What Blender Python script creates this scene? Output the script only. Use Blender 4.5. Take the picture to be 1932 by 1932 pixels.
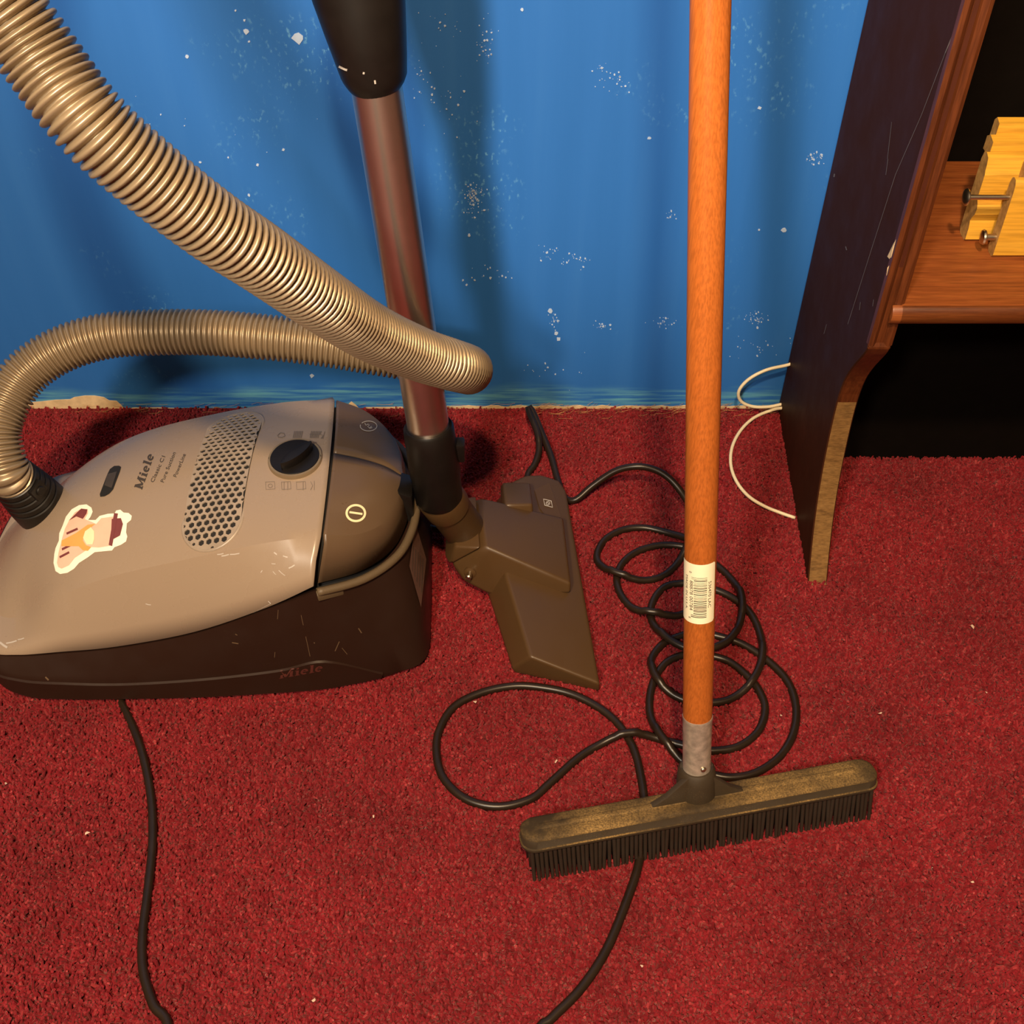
import bpy, bmesh, math, random
from mathutils import Vector, Matrix
from mathutils.bvhtree import BVHTree
R = math.radians
random.seed(7)
for o in list(bpy.data.objects): bpy.data.objects.remove(o, do_unlink=True)
scene = bpy.context.scene
COL = scene.collection

# ---------------------------------------------------------------- camera
FPX, PITCH, CAMH = 2150.0, R(45.9), 0.92
cd = bpy.data.cameras.new('camera'); cd.sensor_width = 36; cd.lens = 36*FPX/1932; cd.clip_start = .01
cam = bpy.data.objects.new('camera', cd); COL.objects.link(cam)
cam.location = (0, 0, CAMH); cam.rotation_euler = (R(90)-PITCH, 0, 0)
scene.camera = cam
# ---------------------------------------------------------------- world, lamps, exposure
w = bpy.data.worlds.new('world'); scene.world = w; w.use_nodes = True
w.node_tree.nodes['Background'].inputs[0].default_value = (.30, .26, .22, 1)
w.node_tree.nodes['Background'].inputs[1].default_value = .02
scene.view_settings.view_transform = 'Standard'; scene.view_settings.look = 'None'
scene.view_settings.gamma = 1; scene.view_settings.use_curve_mapping = False
scene.view_settings.exposure = 0.55
def lamp(name, loc, energy, color, radius, aim=None, cone=60, blend=.5):
    l = bpy.data.lights.new(name, 'SPOT' if aim else 'POINT'); l.energy = energy; l.color = color; l.shadow_soft_size = radius
    o = bpy.data.objects.new(name, l); COL.objects.link(o); o.location = loc
    if aim:
        l.spot_size = R(cone); l.spot_blend = blend
        o.rotation_euler = (Vector(aim)-Vector(loc)).to_track_quat('-Z', 'Y').to_euler()
lamp('unseen_light', (-.66, -1.5, 2.0), 215, (1, .84, .64), .11, (-.02, 1.07, .72), 23.5, .6)  # added spot; cone shaped to brighten upper wall and leave lower left dim
lamp('unseen_light', (-.42, -.6, 1.6), 78, (1, .86, .68), .08)
lamp('ceiling_bulb', (-.03, -.4, 2.15), 140, (1, .70, .40), .05)

# ---------------------------------------------------------------- camera geometry helpers (pixel of the 1932 frame -> place)
_c, _s = math.cos(PITCH), math.sin(PITCH)
EYE = Vector((0, 0, CAMH))
def ray(px, py):
    a = (px-966)/FPX; b = (966-py)/FPX
    return Vector((a, _c+b*_s, -_s+b*_c))
def atz(px, py, z): d = ray(px, py); return EYE+d*((z-CAMH)/d.z)
def aty(px, py, y): d = ray(px, py); return EYE+d*(y/d.y)
def atd(px, py, t): return EYE+ray(px, py)*t

# ---------------------------------------------------------------- materials
def nmat(name):
    m = bpy.data.materials.new(name); m.use_nodes = True
    nt = m.node_tree; b = nt.nodes['Principled BSDF']
    return m, nt, b
def N(nt, t, **k):
    n = nt.nodes.new(t)
    for a, v in k.items():
        if a.startswith('i_'): n.inputs[a[2:].replace('_', ' ')].default_value = v
        else: setattr(n, a, v)
    return n
def ramp(nt, fac, stops):
    r = nt.nodes.new('ShaderNodeValToRGB'); e = r.color_ramp.elements
    while len(e) < len(stops): e.new(.5)
    for i, (p, c) in enumerate(stops):
        e[i].position = p; e[i].color = (*c, 1) if len(c) == 3 else c
    nt.links.new(fac, r.inputs[0]); return r.outputs[0]
def mixc(nt, fac, a, b, mode='MIX'):
    n = nt.nodes.new('ShaderNodeMix'); n.data_type = 'RGBA'; n.blend_type = mode
    for sock, v in ((n.inputs[0], fac), (n.inputs[6], a), (n.inputs[7], b)):
        if hasattr(v, 'is_output'): nt.links.new(v, sock)
        elif isinstance(v, (int, float)): sock.default_value = v
        else: sock.default_value = (*v, 1)
    return n.outputs[2]
def noise(nt, scale, detail=4, mapping=None, rough=.55, co=None):
    tc = nt.nodes.new('ShaderNodeNewGeometry'); src = tc.outputs['Position']
    if mapping:
        mp = nt.nodes.new('ShaderNodeMapping'); mp.inputs['Scale'].default_value = mapping
        nt.links.new(src, mp.inputs[0]); src = mp.outputs[0]
    n = N(nt, 'ShaderNodeTexNoise'); n.inputs['Scale'].default_value = scale; n.inputs['Detail'].default_value = detail
    n.inputs['Roughness'].default_value = rough
    nt.links.new(src, n.inputs['Vector']); return n.outputs[0]
def bump(nt, b, h, strength, dist=.001):
    n = nt.nodes.new('ShaderNodeBump'); n.inputs['Strength'].default_value = strength; n.inputs['Distance'].default_value = dist
    nt.links.new(h, n.inputs['Height']); nt.links.new(n.outputs[0], b.inputs['Normal'])
def plain(name, col, rough=.5, metal=0, spec=.5, var=.12, scale=60, bmp=0):
    m, nt, b = nmat(name)
    n = noise(nt, scale, 5)
    lo = tuple(c*(1-var) for c in col); hi = tuple(min(1, c*(1+var)) for c in col)
    nt.links.new(ramp(nt, n, [(.3, lo), (.7, hi)]), b.inputs['Base Color'])
    b.inputs['Roughness'].default_value = rough; b.inputs['Metallic'].default_value = metal
    b.inputs['Specular IOR Level'].default_value = spec
    if bmp: bump(nt, b, noise(nt, scale*6, 3), bmp, .0006)
    return m
def dusty(name, col, dust, rough=.5, amount=.5, scale=90, spec=.4):
    """dark plastic or rubber with specks of dust and dull scuffs"""
    m, nt, b = nmat(name)
    big = ramp(nt, noise(nt, scale*.25, 5), [(.45, (0, 0, 0)), (.75, (1, 1, 1))])
    fine = ramp(nt, noise(nt, scale*9, 3), [(.60, (0, 0, 0)), (.74, (1, 1, 1))])
    mx = mixc(nt, 1.0, big, fine, 'MULTIPLY')
    mm = nt.nodes.new('ShaderNodeMath'); mm.operation = 'MULTIPLY'; nt.links.new(mx, mm.inputs[0]); mm.inputs[1].default_value = amount
    nt.links.new(mixc(nt, mm.outputs[0], col, dust), b.inputs['Base Color'])
    rr = ramp(nt, noise(nt, scale*.6, 4), [(.3, (rough*.85,)*3), (.7, (min(1, rough*1.2),)*3)])
    nt.links.new(rr, b.inputs['Roughness']); b.inputs['Specular IOR Level'].default_value = spec
    return m
def wood(name, cols, scale, stretch, rough=.45, bmp=.15, spec=.4):
    m, nt, b = nmat(name)
    n1 = noise(nt, scale, 8, stretch, .65)
    c = ramp(nt, n1, [(.25, cols[0]), (.5, cols[1]), (.78, cols[2])])
    n2 = ramp(nt, noise(nt, scale*3.2, 3, stretch), [(.35, (.72, .72, .72)), (.6, (1, 1, 1))])
    nt.links.new(mixc(nt, 1, c, n2, 'MULTIPLY'), b.inputs['Base Color'])
    b.inputs['Roughness'].default_value = rough; b.inputs['Specular IOR Level'].default_value = spec
    bump(nt, b, n1, bmp, .0008)
    return m
M = {}
# blue painted wall: brushed paint, faint vertical streaks, teal brush strokes at the foot, tiny scuffs
def wall_paint():
    m, nt, b = nmat('blue_wall_paint')
    streak = noise(nt, 5, 6, (6, 1, .35), .6)
    c = ramp(nt, streak, [(.2, (.020, .118, .40)), (.55, (.023, .128, .43)), (.9, (.030, .144, .45))])
    scuff = ramp(nt, noise(nt, 7, 3), [(.56, (0, 0, 0)), (.74, (1, 1, 1))])
    fine = ramp(nt, noise(nt, 240, 4, (1, 1, .6)), [(.58, (0, 0, 0)), (.74, (1, 1, 1))])
    sc = mixc(nt, 1, scuff, fine, 'MULTIPLY')
    c = mixc(nt, sc, c, (.16, .42, .66))
    g = nt.nodes.new('ShaderNodeNewGeometry'); sx = nt.nodes.new('ShaderNodeSeparateXYZ'); nt.links.new(g.outputs['Position'], sx.inputs[0])
    wob = noise(nt, 9, 2, (1, 1, 0))
    ad = nt.nodes.new('ShaderNodeMath'); ad.operation = 'MULTIPLY_ADD'; nt.links.new(wob, ad.inputs[0]); ad.inputs[1].default_value = -.045; nt.links.new(sx.outputs['Z'], ad.inputs[2])
    band = ramp(nt, ad.outputs[0], [(.0, (1, 1, 1)), (.014, (0, 0, 0))])
    br = ramp(nt, noise(nt, 40, 5, (.35, 1, 6)), [(.4, (0, 0, 0)), (.68, (1, 1, 1))])
    c = mixc(nt, mixc(nt, 1, band, br, 'MULTIPLY'), c, (.10, .32, .46))
    nt.links.new(c, b.inputs['Base Color'])
    b.inputs['Roughness'].default_value = .42; b.inputs['Specular IOR Level'].default_value = .35
    bump(nt, b, noise(nt, 60, 5, (3, 1, .6)), .10, .001)
    return m
M['wall'] = wall_paint()
M['plaster'] = plain('bare_cream_primer', (.62, .46, .27), .8, var=.15, scale=120)
M['chip'] = plain('paint_chip_primer', (.36, .47, .66), .7, var=.1)
M['room'] = plain('room_wall_paint', (.12, .095, .07), .8, var=.05, scale=8)
def carpet(name, dark, mid, hi):
    m, nt, b = nmat(name)
    oi = nt.nodes.new('ShaderNodeObjectInfo')
    c = ramp(nt, oi.outputs['Random'], [(.0, dark), (.55, mid), (.92, mid), (1.0, hi)])
    big = ramp(nt, noise(nt, 9, 4), [(.3, (.68, .62, .62)), (.7, (1.1, 1.1, 1.1))])
    nt.links.new(mixc(nt, 1, c, big, 'MULTIPLY'), b.inputs['Base Color'])
    b.inputs['Roughness'].default_value = .75; b.inputs['Specular IOR Level'].default_value = .25
    b.inputs['Sheen Weight'].default_value = .25; b.inputs['Sheen Roughness'].default_value = .4
    b.inputs['Sheen Tint'].default_value = (1, .45, .4, 1)
    return m
M['pile'] = carpet('red_carpet_pile', (.145, .0040, .0080), (.215, .0082, .0135), (.33, .034, .036))
M['backing'] = plain('carpet_backing', (.13, .005, .008), .95, var=.2)
M['fray'] = plain('frayed_carpet_jute', (.42, .21, .08), .9)
M['taupe'] = dusty('warm_grey_cover', (.275, .207, .150), (.33, .26, .20), .28, .04, 60, .5)
M['taupe_grille'] = plain('grille_plastic', (.29, .232, .178), .35)
M['dark'] = dusty('dark_brown_plastic', (.020, .0088, .0055), (.07, .045, .03), .40, .2, 60, .3)
M['deck'] = dusty('brown_deck_plastic', (.105, .066, .038), (.15, .10, .065), .30, .12, 60)
M['rim'] = dusty('dusty_rim_plastic', (.095, .065, .035), (.34, .24, .12), .5, .8, 120)
M['black'] = plain('black_plastic', (.0065, .0050, .0042), .40, var=.2, spec=.35)
M['hole'] = plain('vent_interior', (.006, .005, .005), .8)
M['print'] = plain('dark_print', (.045, .035, .028), .6)
M['faint'] = plain('faint_print', (.15, .12, .098), .6)
M['cream'] = plain('cream_print', (.80, .70, .42), .5, var=.03)
M['greyprint'] = plain('pale_grey_print', (.42, .38, .34), .5, var=.03)
M['redprint'] = plain('rust_red_print', (.075, .018, .013), .5)
M['hose'] = plain('silver_hose_plastic', (.285, .215, .135), .36, metal=.45, var=.05, scale=30)
M['chrome'] = plain('brushed_steel_tube', (.72, .62, .53), .32, metal=1, var=.03)
M['steel'] = plain('worn_galvanised_steel', (.52, .45, .38), .38, metal=.6, var=.3, scale=160)
M['screw'] = plain('zinc_screw', (.70, .62, .48), .28, metal=1)
M['nozzle'] = dusty('brown_nozzle_plastic', (.070, .037, .014), (.20, .13, .06), .38, .35, 80)
M['cord'] = plain('dark_brown_rubber_cord', (.016, .0092, .0052), .34, var=.15, spec=.35)
M['white_cable'] = plain('ivory_cable', (.72, .62, .42), .45, var=.05)
M['rubber'] = dusty('dusty_black_rubber', (.034, .023, .012), (.30, .20, .08), .6, .7, 150)
def dust_layer():
    m, nt, b = nmat('dust_covered_rubber')
    a = ramp(nt, noise(nt, 22, 5), [(.36, (0, 0, 0)), (.62, (1, 1, 1))]); c = ramp(nt, noise(nt, 700, 4), [(.36, (.25, .25, .25)), (.66, (1, 1, 1))])
    nt.links.new(mixc(nt, mixc(nt, 1, a, c, 'MULTIPLY'), (.035, .023, .011), (.27, .165, .055)), b.inputs['Base Color'])
    b.inputs['Roughness'].default_value = .75; b.inputs['Specular IOR Level'].default_value = .2
    return m
M['rubber_top'] = dust_layer()
M['bristle'] = dusty('rubber_bristle', (.024, .016, .011), (.12, .085, .05), .5, .4, 120)
M['handle'] = wood('orange_varnished_wood', [(.37, .098, .017), (.41, .112, .0195), (.445, .126, .024)], 60, (5, 5, .15), .30, .03, .5)
M['label'] = plain('cream_paper_label', (.86, .80, .58), .5, var=.02)
M['case_side'] = dusty('dark_stained_panel', (.046, .0150, .0068), (.09, .05, .04), .5, .25, 40, .03)
M['case_wood'] = wood('red_brown_stained_wood', [(.12, .030, .008), (.23, .062, .015), (.31, .098, .024)], 14, (.8, 14, 14), .42, .12)
M['case_edge'] = wood('stained_front_edge', [(.050, .013, .004), (.10, .026, .007), (.135, .038, .011)], 18, (12, 12, .8), .4, .1)
M['raw_edge'] = wood('raw_sawn_edge', [(.11, .055, .017), (.20, .105, .033), (.26, .145, .05)], 30, (2, 2, 7), .75, .35, .2)
M['case_black'] = plain('black_back_and_shade', (.0035, .0022, .0015), .95, spec=.05)  # black back panel; also the shade painted in under the shelf
M['groove'] = plain('dark_groove_stain', (.055, .012, .004), .5)
M['pine'] = wood('yellow_pine', [(.62, .31, .027), (.67, .345, .035), (.70, .38, .046)], 12, (.5, 10, 10), .4, .05, .5)
M['pine_end'] = wood('pine_end_grain', [(.30, .16, .05), (.45, .25, .08), (.55, .33, .12)], 70, (1, 1, 1), .7, .2, .2)
M['crumb'] = plain('pale_crumb', (.55, .38, .28), .7)
M['st_white'] = plain('sticker_white', (.88, .84, .70), .4, var=.02)
M['st_pink'] = plain('sticker_pink', (.78, .48, .36), .4, var=.04)
M['st_orange'] = plain('sticker_orange', (.80, .36, .10), .4, var=.04)
M['st_maroon'] = plain('sticker_maroon', (.17, .045, .045), .4, var=.05)
M['st_cream'] = plain('sticker_cream', (.86, .74, .48), .4, var=.02)
M['plate'] = plain('rating_plate', (.10, .050, .038), .4)

# ---------------------------------------------------------------- mesh helpers
def root(name, loc, label, cat, group=None):
    o = bpy.data.objects.new(name, None); COL.objects.link(o); o.location = loc; o.empty_display_size = .02
    o['label'] = label; o['category'] = cat
    if group: o['group'] = group
    return o
def origin_of(p):
    v = Vector((0, 0, 0))
    while p is not None: v += Vector(p.location); p = p.parent
    return v
def mk(name, V, F, mat, parent=None, smooth=False, label=None, kind=None, auto=None):
    """links one mesh; V in world coordinates"""
    off = origin_of(parent)
    me = bpy.data.meshes.new(name)
    me.from_pydata([tuple(Vector(v)-off) for v in V], [], [tuple(f) for f in F]); me.update()
    mats = mat if isinstance(mat, (list, tuple)) else [mat]
    for m in mats: me.materials.append(m)
    o = bpy.data.objects.new(name, me); COL.objects.link(o); o.parent = parent
    if smooth:
        me.shade_smooth()
        if auto: me.set_sharp_from_angle(angle=R(auto))
    if label: o['label'] = label
    if kind: o['kind'] = kind
    return o
def bm_out(bm):
    bmesh.ops.recalc_face_normals(bm, faces=bm.faces)
    bm.verts.index_update()
    V = [v.co.copy() for v in bm.verts]; F = [[v.index for v in f.verts] for f in bm.faces]; bm.free()
    return V, F
def hull(pts, bev=.002, seg=2):
    bm = bmesh.new()
    for p in pts: bm.verts.new(p)
    r = bmesh.ops.convex_hull(bm, input=bm.verts)
    bmesh.ops.delete(bm, geom=[e for e in r['geom_interior'] if isinstance(e, bmesh.types.BMVert)], context='VERTS')
    bmesh.ops.dissolve_limit(bm, angle_limit=R(4), verts=bm.verts, edges=bm.edges)
    if bev: bmesh.ops.bevel(bm, geom=bm.edges[:], offset=bev, segments=seg, affect='EDGES', profile=.6, clamp_overlap=True)
    return bm_out(bm)
def box(x0, x1, y0, y1, z0, z1, bev=.0, seg=2):
    return hull([(x, y, z) for x in (x0, x1) for y in (y0, y1) for z in (z0, z1)], bev, seg)
def prism(poly, mapf, d0, d1, bev=0, seg=2):
    """poly: 2-D outline; mapf(a,b,d)->3-D"""
    bm = bmesh.new()
    a = [bm.verts.new(mapf(x, y, d0)) for x, y in poly]; b = [bm.verts.new(mapf(x, y, d1)) for x, y in poly]
    bm.faces.new(a); bm.faces.new(b[::-1]); n = len(poly)
    for i in range(n): bm.faces.new((a[i], a[(i+1) % n], b[(i+1) % n], b[i]))
    if bev:
        bmesh.ops.recalc_face_normals(bm, faces=bm.faces)
        ed = [e for e in bm.edges if len(e.link_faces) == 2 and e.calc_face_angle(0) > R(30)]
        bmesh.ops.bevel(bm, geom=ed, offset=bev, segments=seg, affect='EDGES', profile=.6, clamp_overlap=True)
    return bm_out(bm)
def join(*parts):
    V, F = [], []
    for v, f in parts:
        k = len(V); V += list(v); F += [[i+k for i in q] for q in f]
    return V, F
def catmull(P, n=8, closed=False):
    P = [Vector(p) for p in P]; out = []; m = len(P)
    segs = m if closed else m-1
    for i in range(segs):
        if closed: a, b, c, d = P[i-1], P[i], P[(i+1) % m], P[(i+2) % m]
        else: a, b, c, d = P[max(i-1, 0)], P[i], P[i+1], P[min(i+2, m-1)]
        for k in range(n):
            t = k/n
            out.append(.5*((2*b)+(c-a)*t+(2*a-5*b+4*c-d)*t*t+(3*b-a-3*c+d)*t**3))
    if not closed: out.append(P[-1].copy())
    return out
def resample(P, step):
    L = [0]
    for a, b in zip(P, P[1:]): L.append(L[-1]+(b-a).length)
    n = max(2, int(L[-1]/step)); out = []; j = 0
    for k in range(n+1):
        s = L[-1]*k/n
        while j < len(L)-2 and L[j+1] < s: j += 1
        t = (s-L[j])/max(1e-9, L[j+1]-L[j]); out.append(P[j].lerp(P[j+1], t))
    return out
def tube(P, rad, seg=12, cap=True, flat=None):
    """sweeps a circle along P; rad: number or list; flat: (rx, ry) factors"""
    P = [Vector(p) for p in P]; n = len(P)
    T = [(P[min(i+1, n-1)]-P[max(i-1, 0)]).normalized() for i in range(n)]
    up = Vector((0, 0, 1)) if abs(T[0].z) < .9 else Vector((0, 1, 0))
    x = T[0].cross(up).normalized(); V, F = [], []
    for i in range(n):
        if i:
            x = (x-T[i]*x.dot(T[i])).normalized()
        y = T[i].cross(x); r = rad[i] if isinstance(rad, (list, tuple)) else rad
        for k in range(seg):
            a = 2*math.pi*k/seg
            V.append(P[i]+x*(r*math.cos(a))+y*(r*math.sin(a)))
    for i in range(n-1):
        for k in range(seg):
            q = (k+1) % seg; F.append((i*seg+k, i*seg+q, (i+1)*seg+q, (i+1)*seg+k))
    if cap: F.append(tuple(range(seg))[::-1]); F.append(tuple((n-1)*seg+k for k in range(seg)))
    return V, F
def cyl(a, b, r0, r1=None, seg=24):
    return tube([a, b], [r0, r0 if r1 is None else r1], seg)
def lathe_axis(a, b, prof, seg=32):
    """prof: (t along a->b in metres, radius)"""
    a = Vector(a); d = (Vector(b)-a).normalized()
    return tube([a+d*t for t, r in prof], [max(r, 1e-5) for t, r in prof], seg)
def fill2d(poly, cuts=0, maxlen=None):
    bm = bmesh.new(); f = bm.faces.new([bm.verts.new((x, y, 0)) for x, y in poly])
    bmesh.ops.triangulate(bm, faces=[f])
    if maxlen:
        for _ in range(6):
            e = [e for e in bm.edges if e.calc_length() > maxlen]
            if not e: break
            bmesh.ops.subdivide_edges(bm, edges=e, cuts=1, use_grid_fill=False); bmesh.ops.triangulate(bm, faces=bm.faces[:])
    bm.verts.index_update()
    V = [(v.co.x, v.co.y) for v in bm.verts]; F = [[v.index for v in f.verts] for f in bm.faces]; bm.free()
    return V, F
def stroke2d(pts, wd, closed=False):
    """a polyline of given width as quads in 2-D"""
    P = [Vector((x, y)) for x, y in pts]; n = len(P); V, F = [], []
    for i in range(n):
        a = P[i-1] if (closed or i) else P[i]; b = P[(i+1) % n] if (closed or i < n-1) else P[i]
        t = (b-a).normalized(); q = Vector((-t.y, t.x))*wd/2
        V += [tuple(P[i]+q), tuple(P[i]-q)]
    for i in range(n if closed else n-1):
        j = (i+1) % n; F.append((2*i, 2*i+1, 2*j+1, 2*j))
    return V, F
def circle2d(cx, cy, rx, ry=None, n=32, a0=0, a1=360):
    ry = rx if ry is None else ry
    m = n if a1-a0 >= 360 else n+1
    return [(cx+rx*math.cos(R(a0+(a1-a0)*k/n)), cy+ry*math.sin(R(a0+(a1-a0)*k/n))) for k in range(m)]
def text2d(s, bold=0.0, size=1.0):
    cu = bpy.data.curves.new('t', 'FONT'); cu.body = s; cu.size = size; cu.offset = bold; cu.resolution_u = 3; cu.align_x = 'CENTER'; cu.align_y = 'CENTER'
    o = bpy.data.objects.new('t', cu); COL.objects.link(o); dg = bpy.context.evaluated_depsgraph_get(); dg.update()
    me = bpy.data.meshes.new_from_object(o.evaluated_get(dg))
    V = [(v.co.x, v.co.y) for v in me.vertices]; F = [list(p.vertices) for p in me.polygons]
    bpy.data.objects.remove(o); bpy.data.curves.remove(cu); bpy.data.meshes.remove(me)
    return V, F
def slab_word():
    """the five-letter slab-serif wordmark, 1 unit high, from strokes"""
    S = []; add = lambda pts, wd: S.append(stroke2d(pts, wd))
    x = 0
    add([(x+.16, 0), (x+.16, 1)], .2); add([(x+.92, 0), (x+.92, 1)], .24); add([(x+.16, .95), (x+.52, .12)], .22); add([(x+.52, .12), (x+.9, .95)], .12)
    for a, b in ((0, .34), (.72, 1.12)): add([(x+a, .05), (x+b, .05)], .1)
    for a, b in ((0, .2), (.9, 1.12)): add([(x+a, .95), (x+b, .95)], .1)
    def ii(x): add([(x+.18, 0), (x+.18, .66)], .22); add([(x, .05), (x+.38, .05)], .1); add([(x, .62), (x+.2, .62)], .1); add([(x+.08, .88), (x+.28, .88)], .2)
    def ll(x): add([(x+.18, 0), (x+.18, 1)], .22); add([(x, .05), (x+.38, .05)], .1); add([(x, .95), (x+.2, .95)], .1)
    def ee(x): S.append(stroke2d(circle2d(x+.32, .34, .22, .27, 20, 0, 310), .17)); add([(x+.1, .36), (x+.56, .36)], .1)
    ii(1.22); ee(1.64); ll(2.36); ee(2.78)
    V, F = join(*S); return [(a-1.72, b-.5) for a, b in V], F
def decal(name, VF, mapf, mat, parent, label=None):
    V, F = VF
    return mk(name, [mapf(x, y) for x, y in V], F, mat, parent, label=label)
def affine(o, ex, ey):
    return lambda x, y: (o[0]+ex[0]*x+ey[0]*y, o[1]+ex[1]*x+ey[1]*y)
def on_surface(bvh, off=.0005, pre=None):
    """photo pixel -> point lying on a body's surface"""
    def f(x, y):
        if pre: x, y = pre(x, y)
        d = ray(x, y).normalized(); h = bvh.ray_cast(EYE, d)
        if h[0] is None:
            h = bvh.find_nearest(EYE+d*1.1)
        n = h[1] if h[1].dot(d) < 0 else -h[1]
        return h[0]+n*off
    return f
def structure(o): o['kind'] = 'structure'; return o

# ================================================================ THE SETTING
WY = 1.07
wall = structure(mk('wall_back', *box(-2.2, 2.2, WY, WY+.1, -.02, 2.45), M['wall']))
floor = structure(mk('floor', *box(-2.2, 2.2, -2.5, WY, -.03, 0), M['backing']))
structure(mk('wall_left', *box(-2.3, -2.2, -2.6, WY, -.02, 2.45), M['room']))
structure(mk('wall_right', *box(2.2, 2.3, -2.6, WY, -.02, 2.45), M['room']))
structure(mk('wall_front', *box(-2.2, 2.2, -2.6, -2.5, -.02, 2.45), M['room']))
structure(mk('ceiling', *box(-2.2, 2.2, -2.5, WY, 2.45, 2.5), M['room']))

# carpet pile: twisted tufts scattered by geometry nodes
def pile(name, x0, x1, y0, y1, density, hgt, mat, seed, parent, lean=.75, rad=.0011):
    V = [(x0, y0, .0005), (x1, y0, .0005), (x1, y1, .0005), (x0, y1, .0005)]
    o = mk(name, V, [(0, 1, 2, 3)], mat, parent)
    ng = bpy.data.node_groups.new(name+'_nodes', 'GeometryNodeTree')
    ng.interface.new_socket('Geometry', in_out='INPUT', socket_type='NodeSocketGeometry')
    ng.interface.new_socket('Geometry', in_out='OUTPUT', socket_type='NodeSocketGeometry')
    gi = ng.nodes.new('NodeGroupInput'); go = ng.nodes.new('NodeGroupOutput'); L = ng.links.new
    d = ng.nodes.new('GeometryNodeDistributePointsOnFaces'); d.inputs['Density'].default_value = density; d.inputs['Seed'].default_value = seed
    c = ng.nodes.new('GeometryNodeMeshCone'); c.inputs['Vertices'].default_value = 5; c.inputs['Radius Top'].default_value = rad*.78; c.inputs['Radius Bottom'].default_value = rad; c.inputs['Depth'].default_value = hgt
    sm = ng.nodes.new('GeometryNodeSetMaterial'); sm.inputs['Material'].default_value = mat
    i = ng.nodes.new('GeometryNodeInstanceOnPoints')
    rr = ng.nodes.new('FunctionNodeRandomValue'); rr.data_type = 'FLOAT_VECTOR'; rr.inputs[0].default_value = (-lean, -lean, -3.14); rr.inputs[1].default_value = (lean, lean, 3.14)
    rs = ng.nodes.new('FunctionNodeRandomValue'); rs.data_type = 'FLOAT_VECTOR'; rs.inputs[0].default_value = (.75, .75, .7); rs.inputs[1].default_value = (1.3, 1.3, 1.15); rs.inputs['Seed'].default_value = 3
    L(gi.outputs[0], d.inputs[0]); L(d.outputs['Points'], i.inputs['Points']); L(c.outputs[0], sm.inputs[0]); L(sm.outputs[0], i.inputs['Instance'])
    L(rr.outputs[0], i.inputs['Rotation']); L(rs.outputs[0], i.inputs['Scale']); L(i.outputs[0], go.inputs[0])
    md = o.modifiers.new('pile', 'NODES'); md.node_group = ng
    o['kind'] = 'stuff'
    return o
p = pile('carpet_pile', -1.25, 1.35, -.05, WY-.009, 210000, .0078, M['pile'], 1, None, .85, .00140)
p['label'] = 'deep red cut-pile carpet covering the floor'; p['category'] = 'carpet'

# bare cream primer and chips along the foot of the wall
def wall_px(x, y, d=.0006): q = aty(x, y, WY); q.y = WY-d; return q
def wall_patch(name, px):
    V, F = prism(px, lambda x, y, d: wall_px(x, y, d), 0.0001, .0009)
    return mk(name, V, F, M['plaster'], wall)
wall_patch('bare_patch', [(36, 776), (42, 764), (52, 759), (78, 757), (105, 754), (132, 753), (140, 749), (160, 746), (178, 746), (196, 749), (206, 755), (220, 756), (231, 766), (236, 776)])
wall_patch('bare_patch', [(645, 774), (652, 767), (663, 757), (672, 764), (681, 774)])
wall_patch('bare_patch', [(580, 772), (590, 766), (606, 766), (612, 772)])
wall_patch('bare_patch', [(686, 776), (690, 768), (760, 767), (762, 776)])
wall_patch('bare_patch', [(842, 778)]+[(842+14*k, 765.5+1.2*math.sin(k*1.7)+.6*math.sin(k*4.1)) for k in range(46)]+[(1478, 780)])
wall_patch('bare_patch', [(236, 776), (250, 769), (300, 768), (355, 771), (380, 776)])
chips = []
def chip(px, py, r):
    n = random.randint(4, 7); a0 = random.random()*6
    chips.append(prism([(px+r*(.6+.7*random.random())*math.cos(a0+6.283*k/n), py+r*(.6+.7*random.random())*math.sin(a0+6.283*k/n)) for k in range(n)], wall_px, .0001, .0007))
for px, py, r in ((464, 58, 6), (461, 38, 3), (470, 78, 2.5), (562, 71, 11), (353, 106, 3.5), (378, 306, 2.5), (486, 310, 3), (470, 368, 3), (535, 282, 3), (885, 444, 4), (1225, 260, 3.5), (1433, 203, 4), (1479, 434, 5), (1432, 433, 2), (1050, 628, 4), (1054, 640, 4), (1038, 586, 4.5), (588, 708, 4), (985, 18, 3)): chip(px, py, r)
for cx, cy, sx, sy, n in ((893, 368, 14, 20, 70), (895, 375, 28, 34, 40), (1045, 606, 9, 16, 24), (915, 80, 22, 34, 34), (1140, 140, 26, 22, 22), (1165, 160, 20, 14, 16), (1035, 475, 16, 10, 16), (1070, 490, 40, 9, 30), (1250, 610, 22, 10, 22), (1425, 600, 24, 12, 34), (1265, 405, 14, 12, 12), (1535, 300, 16, 14, 30), (920, 520, 44, 20, 20), (1140, 615, 20, 8, 16), (800, 150, 24, 60, 22), (860, 200, 40, 60, 24), (850, 45, 40, 30, 12), (1430, 650, 60, 20, 22), (1020, 690, 70, 30, 14), (790, 520, 40, 80, 10), (340, 220, 180, 120, 12)):
    for _ in range(n): chip(random.gauss(cx, sx*.55), random.gauss(cy, sy*.55), .5+random.random()**3*1.8)
mk('paint_chip', *join(*chips), M['chip'], wall, kind='stuff')

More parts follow.
